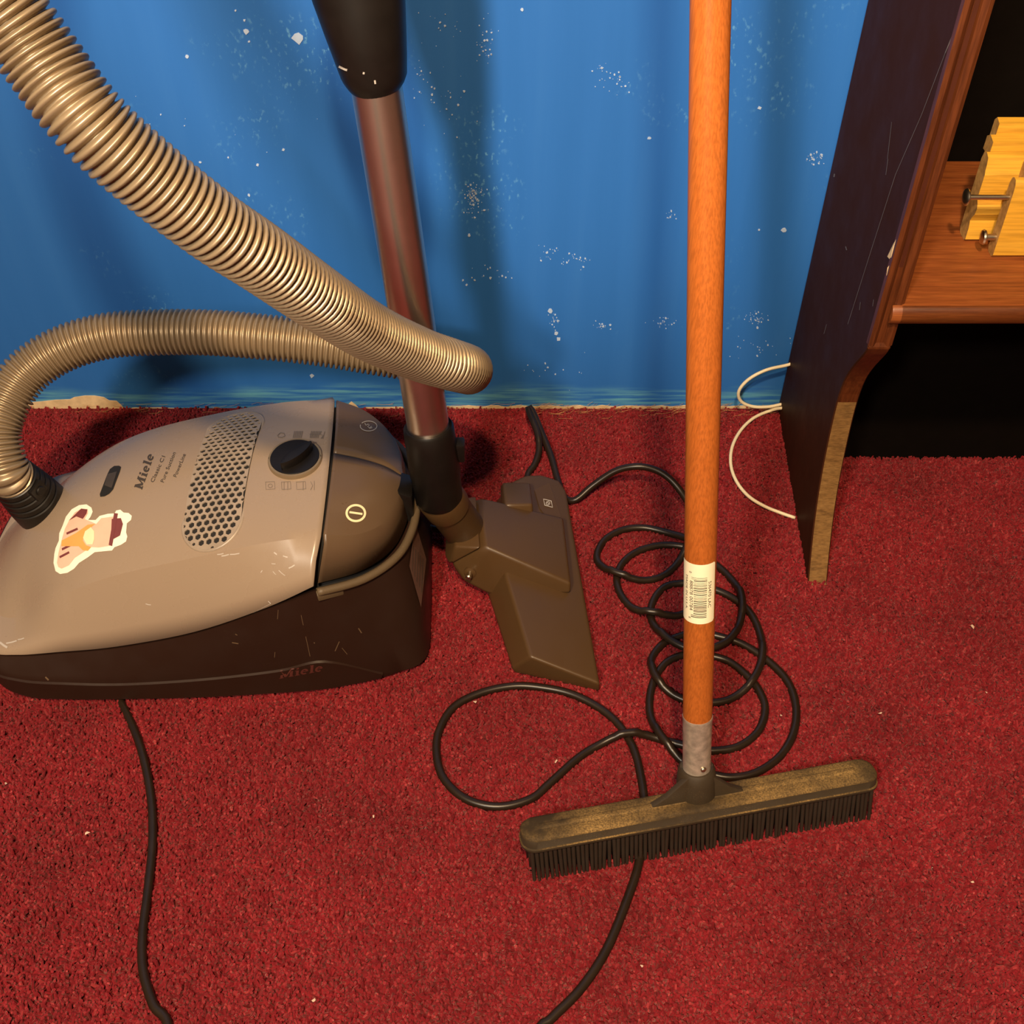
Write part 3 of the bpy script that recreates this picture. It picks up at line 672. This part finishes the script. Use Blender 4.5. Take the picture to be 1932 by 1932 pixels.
# rocker pedal and its recessed tab
mk('rocker_pedal', *hull([nz(w_, q, z) for w_, q, z in ((.198, .044, .036), (.198, .080, .040), (.208, .045, .058), (.206, .074, .062), (.252, .043, .046), (.252, .073, .050), (.266, .042, .03), (.266, .075, .03))], .003, 3), M['nozzle'], noz, True, 'raised rocker pedal', auto=50)
tabp = on_surface(hd_bvh, .0009)
mk('pedal_tab', [tabp(*q) for q in ((1008, 925), (1036, 912), (1058, 975), (1052, 983), (1030, 976), (1018, 960))], [(0, 1, 2, 3, 4, 5)], M['nozzle'], noz)
sy = on_surface(hd_bvh, .0016)
decal('mode_symbol', join(stroke2d([(1024.5, 943.5), (1039, 947), (1041.5, 959), (1027, 955)], 1.9, True), stroke2d(circle2d(1033, 951.2, 3.4, 3.2, 16), 1.3, True), stroke2d([(1031, 949), (1035.5, 953.5)], 1.2)), sy, M['greyprint'], head)
t = slab_word(); decal('embossed_wordmark', t, on_surface(sw_bvh, .0005, px_text(t, (1029, 1002), (1040, 1053), (7, -3))), M['faint'], swb)

# ================================================================ POWER CORD
def c8(L): return [(1000+x*.3933, 740+y*.3933) for x, y in L]
R_ = .0039
def fl(L, z=.0085): return [atz(x, y, z) for x, y in L]
cord_pts = [Vector((-.72, .98, .0085)), Vector((-.62, .86, .0075)), Vector((-.50, .78, .0045))]+fl([(190, 1270), (228, 1325)], .0045)+fl([(262, 1400), (283, 1490), (288, 1580), (279, 1680), (269, 1760), (270, 1830), (289, 1895), (318, 1950)])
cord_pts += [Vector((-.26, .24, .0085)), Vector((-.16, .16, .0085)), Vector((-.06, .19, .0085))]
cord_pts += fl([(1000, 1968), (1040, 1922), (1096, 1865), (1145, 1790), (1186, 1690), (1206, 1625), (1217, 1545), (1211, 1475), (1192, 1405), (1150, 1350), (1085, 1312), (1020, 1297), (965, 1295), (905, 1308), (855, 1335), (828, 1380), (824, 1425), (838, 1470), (880, 1508), (940, 1522), (1000, 1508)])
cord_pts += fl(c8([(90, 1880), (230, 1755), (330, 1695), (430, 1662), (560, 1655), (720, 1690), (800, 1712), (880, 1720), (1000, 1700), (1095, 1625), (1128, 1520), (1095, 1425), (1030, 1350), (950, 1290), (870, 1266), (795, 1255), (720, 1265), (650, 1300), (600, 1370), (575, 1460), (578, 1560), (612, 1650), (680, 1730), (750, 1785), (870, 1832), (970, 1848), (1085, 1825), (1200, 1745), (1265, 1630), (1275, 1500), (1230, 1380), (1130, 1280), (1010, 1205), (880, 1165), (800, 1155), (720, 1170), (640, 1205), (592, 1262), (578, 1315), (600, 1385), (650, 1435), (720, 1470), (790, 1488), (870, 1490), (960, 1473), (1050, 1415), (1100, 1325), (1110, 1220), (1090, 1120), (1040, 1040), (960, 980), (880, 945), (800, 922), (720, 917), (650, 932), (602, 980), (577, 1050), (592, 1120), (640, 1188), (720, 1240), (795, 1258), (870, 1250), (950, 1208), (1000, 1130), (1014, 1030), (990, 940), (940, 870), (880, 820), (800, 762), (720, 738), (620, 735), (520, 762), (450, 812), (417, 880), (430, 960), (490, 1040), (570, 1074), (660, 1078), (720, 1070), (790, 1030), (830, 950), (825, 850), (790, 760), (725, 705), (640, 670), (540, 650), (440, 662), (355, 712), (320, 790), (350, 848), (420, 890), (530, 906), (640, 880), (725, 800), (775, 700)]))
def lift(px, py, z): return atz(px, py, z)
cord_pts += [lift(1308, 985, .010), lift(1300, 955, .018), lift(1285, 928, .030), lift(1262, 902, .040), lift(1235, 886, .046), lift(1200, 880, .048), lift(1160, 889, .040), lift(1118, 917, .024), lift(1085, 945, .012), lift(1066, 940, .0085), lift(1052, 905, .0085), lift(1040, 862, .012), lift(1024, 822, .018), lift(1010, 788, .026), lift(1001, 770, .030), lift(997, 772, .030), lift(1004, 795, .028), lift(1014, 822, .022), lift(1017, 850, .016), lift(1008, 878, .010), lift(996, 897, .0060)]
cord_pts += [Vector((.012, .905, .0045)), Vector((-.006, .885, .0045)), Vector((-.04, .862, .0055)), Vector((-.074, .845, .02)), Vector((-.090, .838, .032))]
CP = resample(catmull(cord_pts, 10), .004)
# strands that cross lie on top of one another
zz = [p.z for p in CP]; cell = {}
for i, p in enumerate(CP):
    kx_, ky_ = int(p.x/.01), int(p.y/.01); best = 0
    for a in (-1, 0, 1):
        for b in (-1, 0, 1):
            for j in cell.get((kx_+a, ky_+b), ()):
                if i-j > 12 and (CP[j].xy-p.xy).length < .009: best = max(best, zz[j]+.0078)
    zz[i] = max(zz[i], min(best, .034)); cell.setdefault((kx_, ky_), []).append(i)
sm = zz[:]
for _ in range(3): sm = [max(zz[i], sum(sm[max(0, i-3):i+4])/len(sm[max(0, i-3):i+4])) for i in range(len(sm))]
for i, p in enumerate(CP): p.z = sm[i]
o = mk('power_cord', *tube(CP, R_, 10), M['cord'], None, True); o['label'] = 'long dark brown power cord coiled loosely on the red carpet'; o['category'] = 'cord'

# ================================================================ BROOM
hb, ht = Vector((.1585, .511, .050)), Vector((.115, .672, .652)); hdv = (ht-hb).normalized()
broom = root('push_broom', (.16, .49, 0), 'rubber-bristled broom with orange wooden handle standing on the carpet', 'broom')
fx, fy = Vector((.322, .0635)).normalized(); BX = Vector((fx, fy, 0)); BZ = (hdv-BX*hdv.dot(BX)).normalized(); BY = BZ.cross(BX).normalized(); BO = Vector((.0120, .4455, .0075)); BL = .3165; BW = .029
def bw_(a, b, z): return BO+BX*a+BY*b+BZ*z
def hpt(s): return hb+hdv*s
mk('handle', *tube([hpt(.082+.02*k) for k in range(70)], [.0121-.0000*k for k in range(70)], 32), M['handle'], broom, True, 'orange varnished wooden handle', auto=50)
mk('ferrule', *lathe_axis(hpt(.02), hpt(1), [(0, .0118), (.028, .0119), (.061, .0123), (.0625, .0126), (.064, .0123)], 32), M['steel'], broom, True, 'dull metal ferrule', auto=40)
fbv = BVHTree.FromPolygons(*tube([hpt(.02), hpt(.082)], .0122, 32))
q = on_surface(fbv, 0)(1327, 1452); qn = (q-(hb+hdv*((q-hb).dot(hdv)))).normalized()
mk('rivet', *lathe_axis(q-qn*.001, q+qn, [(0, .0026), (.0018, .0024), (.0026, .0014), (.0027, 1e-5)], 12), M['screw'], broom, True)
# block with rounded ends: stadium outline, ridge along the top
def stad(L, W, r, n=8):
    P = []
    for cx, cy, a0 in ((L-r, r, -90), (L-r, W-r, 0), (r, W-r, 90), (r, r, 180)):
        P += [(cx+r*math.cos(R(a0+90*k/n)), cy+r*math.sin(R(a0+90*k/n))) for k in range(n+1)]
    return P
rings = []
for ins, z in ((.003, .033), (.0, .0340), (-.0008, .0355), (-.0008, .0375), (.0002, .0385), (.0004, .0462), (.0016, .0480), (.004, .0490)):
    rings.append([bw_(ins+x*(BL-2*ins)/BL, ins+y*(BW-2*ins)/BW, z) for x, y in stad(BL, BW, .012)])
rings.append([bw_(.010+x*(BL-.02)/BL, .010+y*(BW-.02)/BW, .0492) for x, y in stad(BL, BW, .012)])
n = len(rings[0]); V = [p for r in rings for p in r]; F = []
for i in range(len(rings)-1):
    for k in range(n): F.append((i*n+k, i*n+(k+1) % n, (i+1)*n+(k+1) % n, (i+1)*n+k))
F += [tuple(range(n))[::-1], tuple((len(rings)-1)*n+k for k in range(n))]
blk = mk('brush_block', V, F, [M['rubber'], M['rubber_top']], broom, True, 'dust-covered rubber block', auto=45)
for p in blk.data.polygons:
    if p.normal.dot(BZ) > .3: p.material_index = 1
mk('block_ridge', *hull([bw_(a, b, z) for a, b, z in ((.012, .010, .048), (.30, .010, .048), (.012, .019, .048), (.30, .019, .048), (.02, .0125, .0505), (.295, .0125, .0505), (.02, .0165, .0505), (.295, .0165, .0505))], .001), M['rubber_top'], broom, True, auto=40)
s0 = hpt(-.006)
mk('socket', *lathe_axis(hpt(-.022), hpt(1), [(0, .006), (.003, .0115), (.010, .0162), (.022, .0172), (.036, .0168), (.046, .0156), (.0485, .0138), (.047, .0126), (.040, .0124)], 32), M['rubber'], broom, True, 'rubber handle socket', auto=45)
ca = (hpt(0)-BO).dot(BX)
def web(sg):
    pr = [(0, .046), (sg*.042, .047), (sg*.042, .0495), (sg*.028, .058), (sg*.010, .075), (0, .078)]
    return prism(pr, lambda x, z, d: bw_(ca+x-.002, .015+d, z), -.003, .003, .001)
mk('gusset', *web(-1), M['rubber'], broom, True, auto=40); mk('gusset', *web(1), M['rubber'], broom, True, auto=40)
# rubber bristles: the front row singly, the rows behind together
def bristle(bx, by, lx, ly):
    a = bw_(bx, by, .0345); b = bw_(bx+lx, by+ly, -.001+by*.1)
    return tube([a, a.lerp(b, .5), b], [.0019, .0018, .0015], 8)
bv = None
for k in range(78):
    bx = .007+k*(BL-.014)/77
    o = mk('bristle', *bristle(bx, .0035, random.gauss(0, .0005)+(.001 if k < 14 else 0), -.001+random.gauss(0, .0004)), M['bristle'], broom, True, auto=50)
rows = []
for r_ in range(1, 5):
    for k in range(78):
        rows.append(bristle(.007+(k+(.5 if r_ % 2 else 0))*(BL-.014)/78, .0035+r_*.0055, random.gauss(0, .0006), random.gauss(0, .0004)))
mk('rear_bristles', *join(*rows), M['bristle'], broom, True, kind='stuff')
# barcode label wrapped round the handle
hs = lambda py: min(range(3000), key=lambda k: abs((lambda p: 966-FPX*((p.y*_s+(p.z-CAMH)*_c)/(p.y*_c-(p.z-CAMH)*_s)))(hpt(k*.0003))-py))*.0003
sa, sb = hs(1160), hs(1049)
view = (EYE-hpt((sa+sb)/2)); view = (view-hdv*view.dot(hdv)).normalized(); side = hdv.cross(view).normalized()
if side.x < 0: side = -side
def wrap(s, ang, off): return hpt(s)+view*((.0121+off)*math.cos(ang))+side*((.0121+off)*math.sin(ang))
A0, A1 = R(-88), R(62); LV, LF = [], []; na, nsr = 22, 6
for i in range(nsr+1):
    for k in range(na+1):
        ins = .0015 if i in (0, nsr) and k in (0, na) else 0
        LV.append(wrap(sa+(sb-sa)*i/nsr+(ins if i == 0 else -ins), A0+(A1-A0)*k/na, .00025))
for i in range(nsr):
    for k in range(na): LF.append((i*(na+1)+k, i*(na+1)+k+1, (i+1)*(na+1)+k+1, (i+1)*(na+1)+k))
lab = mk('barcode_label', LV, LF, M['label'], broom, True, 'cream barcode label')
LH = sb-sa; AR = .0121
def lmap(x, y, off=.0005): return wrap(sb-LH*x, y/AR, off)      # x: 0 top .. 1 bottom along the label, y: metres round the handle
bars = []; x = .215
rs = random.Random(3)
while x < .90:
    wd_ = rs.choice((.006, .006, .010, .014)); long = x < .26 or x > .82
    V2, F2 = [], []
    for k in range(7):
        yy = -.0045+(.0098)*k/6 - (.002 if long else 0)*(1-k/6)
        V2 += [(x, yy), (x+wd_, yy)]
    F2 = [(2*k, 2*k+1, 2*k+3, 2*k+2) for k in range(6)]
    bars.append((V2, F2)); x += wd_+rs.choice((.010, .014, .020))
decal('barcode', join(*bars), lmap, M['print'], lab)
def ltext(s, x0, x1, y, h):
    VF = text2d(s); xs = [a for a, b in VF[0]]; ys = [b for a, b in VF[0]]; W = max(xs)-min(xs); H = max(ys)-min(ys)
    f = lambda a, b: lmap(x0+(x1-x0)*(a-min(xs))/W, y+h*((b-min(ys))/H))
    decal('lettering', VF, f, M['print'], lab)
ltext('88878 00784', .28, .78, -.0078, .0028); ltext('0', .13, .155, -.0085, .0022); ltext('6', .90, .925, -.0085, .0022)
ltext('536470 LAC', .29, .73, .0064, .0026); ltext('MADE IN U.S.A.', .22, .80, -.0118, .0019)

# ================================================================ BOOKCASE
case = root('bookcase', (.33, .93, 0), 'dark brown stained wooden bookcase against the blue wall', 'bookcase')
def pxs(Y): return .3115+(Y-.775)*.05
prof_f = [(1.25, .806), (.9, .806), (.6, .806), (.42, .806), (.305, .803)]
curve = [(.300, .801), (.290, .806), (.275, .816), (.255, .829), (.230, .841), (.200, .846), (.160, .843), (.112, .834), (.067, .8185), (.030, .799), (.001, .780)]
foot = [(p.y, p.x) for p in catmull([(z, y, 0) for z, y in curve], 3)]
poly = [(1.062, .001), (1.062, 1.25), (.806, 1.25)]+[(y, z) for z, y in prof_f[1:]]+foot
def panel(x_off, th, name):
    V, F = prism(poly, lambda y, z, d: Vector((pxs(y)+x_off+d, y, z)), 0, th, .0012, 1)
    o = mk(name, V, F, [M['case_side'], M['raw_edge'], M['case_edge']], case)
    for p in o.data.polygons:
        c = p.center+Vector(case.location)
        if abs(p.normal.x) < .6 and c.y < .9 and c.z < .9*1.3:
            p.material_index = 1 if c.z < .203 else 2
    return o
pan = panel(0, .0205, 'side_panel'); panel(.80, .0205, 'side_panel')
# moulded front edge of the uprights: two beads and a groove
for xo in (0, .80):
    X0 = pxs(.80)+xo
    mk('edge_moulding', *prism([(X0, .8075), (X0+.0005, .8025), (X0+.004, .801), (X0+.0075, .8035), (X0+.0085, .8055), (X0+.0125, .8055), (X0+.0135, .8030), (X0+.018, .8012), (X0+.0215, .803), (X0+.022, .8075)], lambda x, y, d: Vector((x, y, d)), .302, 1.25), M['case_edge'], case, True, auto=30)
    mk('groove', *box(X0+.0088, X0+.0122, .8050, .8056, .303, 1.249), M['groove'], case)
def shelf(z0, z1, yf):
    r = (z1-z0)/2; zc = (z0+z1)/2
    pr = [(1.044, z0), (1.044, z1)]+[(yf+r*.75-r*.75*math.sin(R(a)), zc+r*math.cos(R(a))) for a in range(0, 181, 15)]
    X0 = pxs(.80)+.0195
    body = prism(pr, lambda y, z, d: Vector((d, y, z)), X0, X0+.782)
    nose = prism([(y, z) for y, z in pr if y < yf+.012]+[], lambda y, z, d: Vector((d, y, z)), X0-.0085, X0+.79, .003)
    return body, nose
for z0, z1, yf in ((.3275, .3462, .795), (.86, .879, .795)):
    b, nse = shelf(z0, z1, yf)
    s_ = mk('shelf', *b, M['case_wood'], case, True, auto=40); mk('nosing', *nse, M['case_wood'], s_, True, auto=40)
mk('back_panel', *box(pxs(1.05)+.02, pxs(1.05)+.80, 1.046, 1.054, .02, 1.25), M['case_black'], case)
mk('shade_board', *box(pxs(.98)+.0205, pxs(.98)+.80, .975, .988, .001, .3275), M['case_black'], case)  # added board; its near-black stands in for shade under the shelf
mk('top_board', *box(pxs(.9)-.01, pxs(.9)+.84, .79, 1.062, 1.25, 1.27, .003), M['case_wood'], case)
pbv = BVHTree.FromPolygons([v.co+Vector(case.location) for v in pan.data.vertices], [list(p.vertices) for p in pan.data.polygons])
sp = on_surface(pbv, .0003)
decal('scratch', join(stroke2d([(1818, 5), (1800, 60), (1784, 100)], 1.6), stroke2d([(1784, 100), (1740, 215), (1690, 330), (1645, 470), (1600, 612)], .9), stroke2d([(1672, 330), (1676, 300)], 1), stroke2d([(1555, 630), (1560, 612)], 1), stroke2d([(1683, 230), (1675, 300)], .8), stroke2d([(1575, 328), (1574, 334)], 2.5), stroke2d([(1596, 465), (1598, 472)], 2), stroke2d([(1624, 570), (1622, 585)], 1), stroke2d([(1649, 565), (1647, 578)], 1)), sp, M['faint'], pan)['kind'] = 'stuff'
mk('worn_chip', *hull([sp(*q)+Vector((dx, 0, 0)) for q in ((1697, 440), (1686, 470), (1677, 484), (1683, 492), (1690, 480)) for dx in (0, -.001)], 0), M['plaster'], pan)
mk('worn_chip', *hull([sp(*q)+Vector((dx, 0, 0)) for q in ((1684, 494), (1677, 505), (1675, 520), (1682, 508)) for dx in (0, -.001)], 0), M['plaster'], pan)

# ================================================================ PINE BLOCK ON THE SHELF
SZ = .3464
clamp = root('wooden_block', (.50, .90, SZ), 'yellow pine moulding block with two protruding metal screws on the bookcase shelf', 'wood block')
def mould(name, pr, x0, x1, m=None):
    V, F = prism(pr, lambda y, z, d: Vector((d, y, z)), x0, x1)
    o = mk(name, V, F, [M['pine'], M['pine_end']], clamp, True, auto=25)
    for p in o.data.polygons:
        if abs(p.normal.x) > .9: p.material_index = 1
    return o
z = SZ
mould('front_board', [(.872, z+.003), (.875, z), (.8835, z), (.8865, z+.004), (.8875, z+.066), (.8855, z+.072), (.882, z+.074), (.878, z+.0735), (.8755, z+.070), (.8745, z+.064)], .4290, .60)
mould('rear_board', [(.899, z+.002), (.902, z), (.914, z), (.917, z+.004), (.919, z+.072), (.917, z+.079), (.912, z+.081), (.906, z+.079), (.904, z+.073), (.9035, z+.068), (.902, z+.065), (.9015, z+.042), (.8975, z+.039), (.8955, z+.035), (.8965, z+.029), (.900, z+.024), (.9015, z+.020), (.8995, z+.014)], .4120, .60)
mould('spacer_block', [(.8875, z+.03), (.8875, z+.069), (.890, z+.075), (.896, z+.079), (.9025, z+.079), (.9025, z+.03)], .4420, .60)
mould('top_ledge', [(.916, z+.074), (.916, z+.088), (.926, z+.090), (.932, z+.086), (.932, z+.074)], .4165, .60)
mould('back_board', [(.930, z), (.930, z+.098), (.938, z+.100), (.942, z+.096), (.942, z)], .4230, .60)
def screw(x0, x1, y, zc, r, hr):
    s_ = mk('screw_shank', *lathe_axis((x0, y, zc), (x1, y, zc), [(.002, r), (x1-x0, r)], 16), M['screw'], clamp, True, auto=40)
    mk('screw_head', *lathe_axis((x0-.003, y, zc), (x1, y, zc), [(0, 1e-5), (.0004, hr*.55), (.0012, hr*.88), (.0026, hr), (.0038, hr*.93), (.0044, r)], 24), M['screw'], s_, True, auto=40)
screw(.3925, .4300, .8795, z+.0565, .0023, .0074); screw(.4185, .4300, .8785, z+.0175, .0030, .0068)

# ================================================================ WHITE CABLE, CRUMBS
wp = [Vector((.40, 1.062, .10)), aty(1520, 676, 1.058), aty(1488, 688, 1.052), aty(1446, 698, 1.048), aty(1412, 716, 1.046), aty(1394, 738, 1.046), aty(1398, 757, 1.048), aty(1420, 767, 1.05), aty(1450, 767.5, 1.052), aty(1480, 763, 1.052), Vector((.345, 1.052, .012)), Vector((.352, 1.045, .012))]
wp += [aty(1480, 770, 1.045), atz(1450, 776, .011), atz(1420, 790, .010), atz(1396, 814, .010), atz(1381, 845, .010), atz(1379, 878, .010), atz(1390, 909, .010), atz(1412, 936, .010), atz(1442, 955, .010), atz(1474, 968, .009), atz(1500, 977, .007)]
o = mk('ivory_cable', *tube(resample(catmull(wp, 10), .004), .0020, 8), M['white_cable'], None, True); o['label'] = 'thin ivory cable looping out from behind the bookcase'; o['category'] = 'cable'
for x, y, where in ((1049, 1439, 'inside the left loop of the power cord'), (1473, 1350, 'between the cord coils and their outermost right loop'), (1660, 1345, 'on the carpet above the right end of the broom head'), (1862, 1307, 'at the far right of the carpet level with the cord coils'), (1833, 1181, 'right of the bookcase foot, the farthest right near it'), (1758, 1638, 'to the right of the broom head, nearer the broom'), (1834, 1664, 'to the right of the broom head, farther from the broom'), (12, 1478, 'at the far left edge below the vacuum'), (898, 1325, 'just below the nozzle tip by the cord loop'), (1212, 1822, 'below the broom, right of the trailing cord'), (594, 1887, 'low centre-left near the bottom edge of the picture'), (163, 1571, 'left of the trailing cord below the vacuum'), (704, 1540, 'on open carpet between vacuum and cord loop')):
    q = atz(x, y, .0105); r = random.uniform(.0007, .0013)
    o = mk('crumb', *hull([q+Vector((random.gauss(0, 1), random.gauss(0, 1), abs(random.gauss(0, .6))))*r for _ in range(9)], 0), M['crumb'], None)
    o['label'] = 'tiny pale crumb '+where; o['category'] = 'crumb'; o['group'] = 'pale crumbs on the carpet'
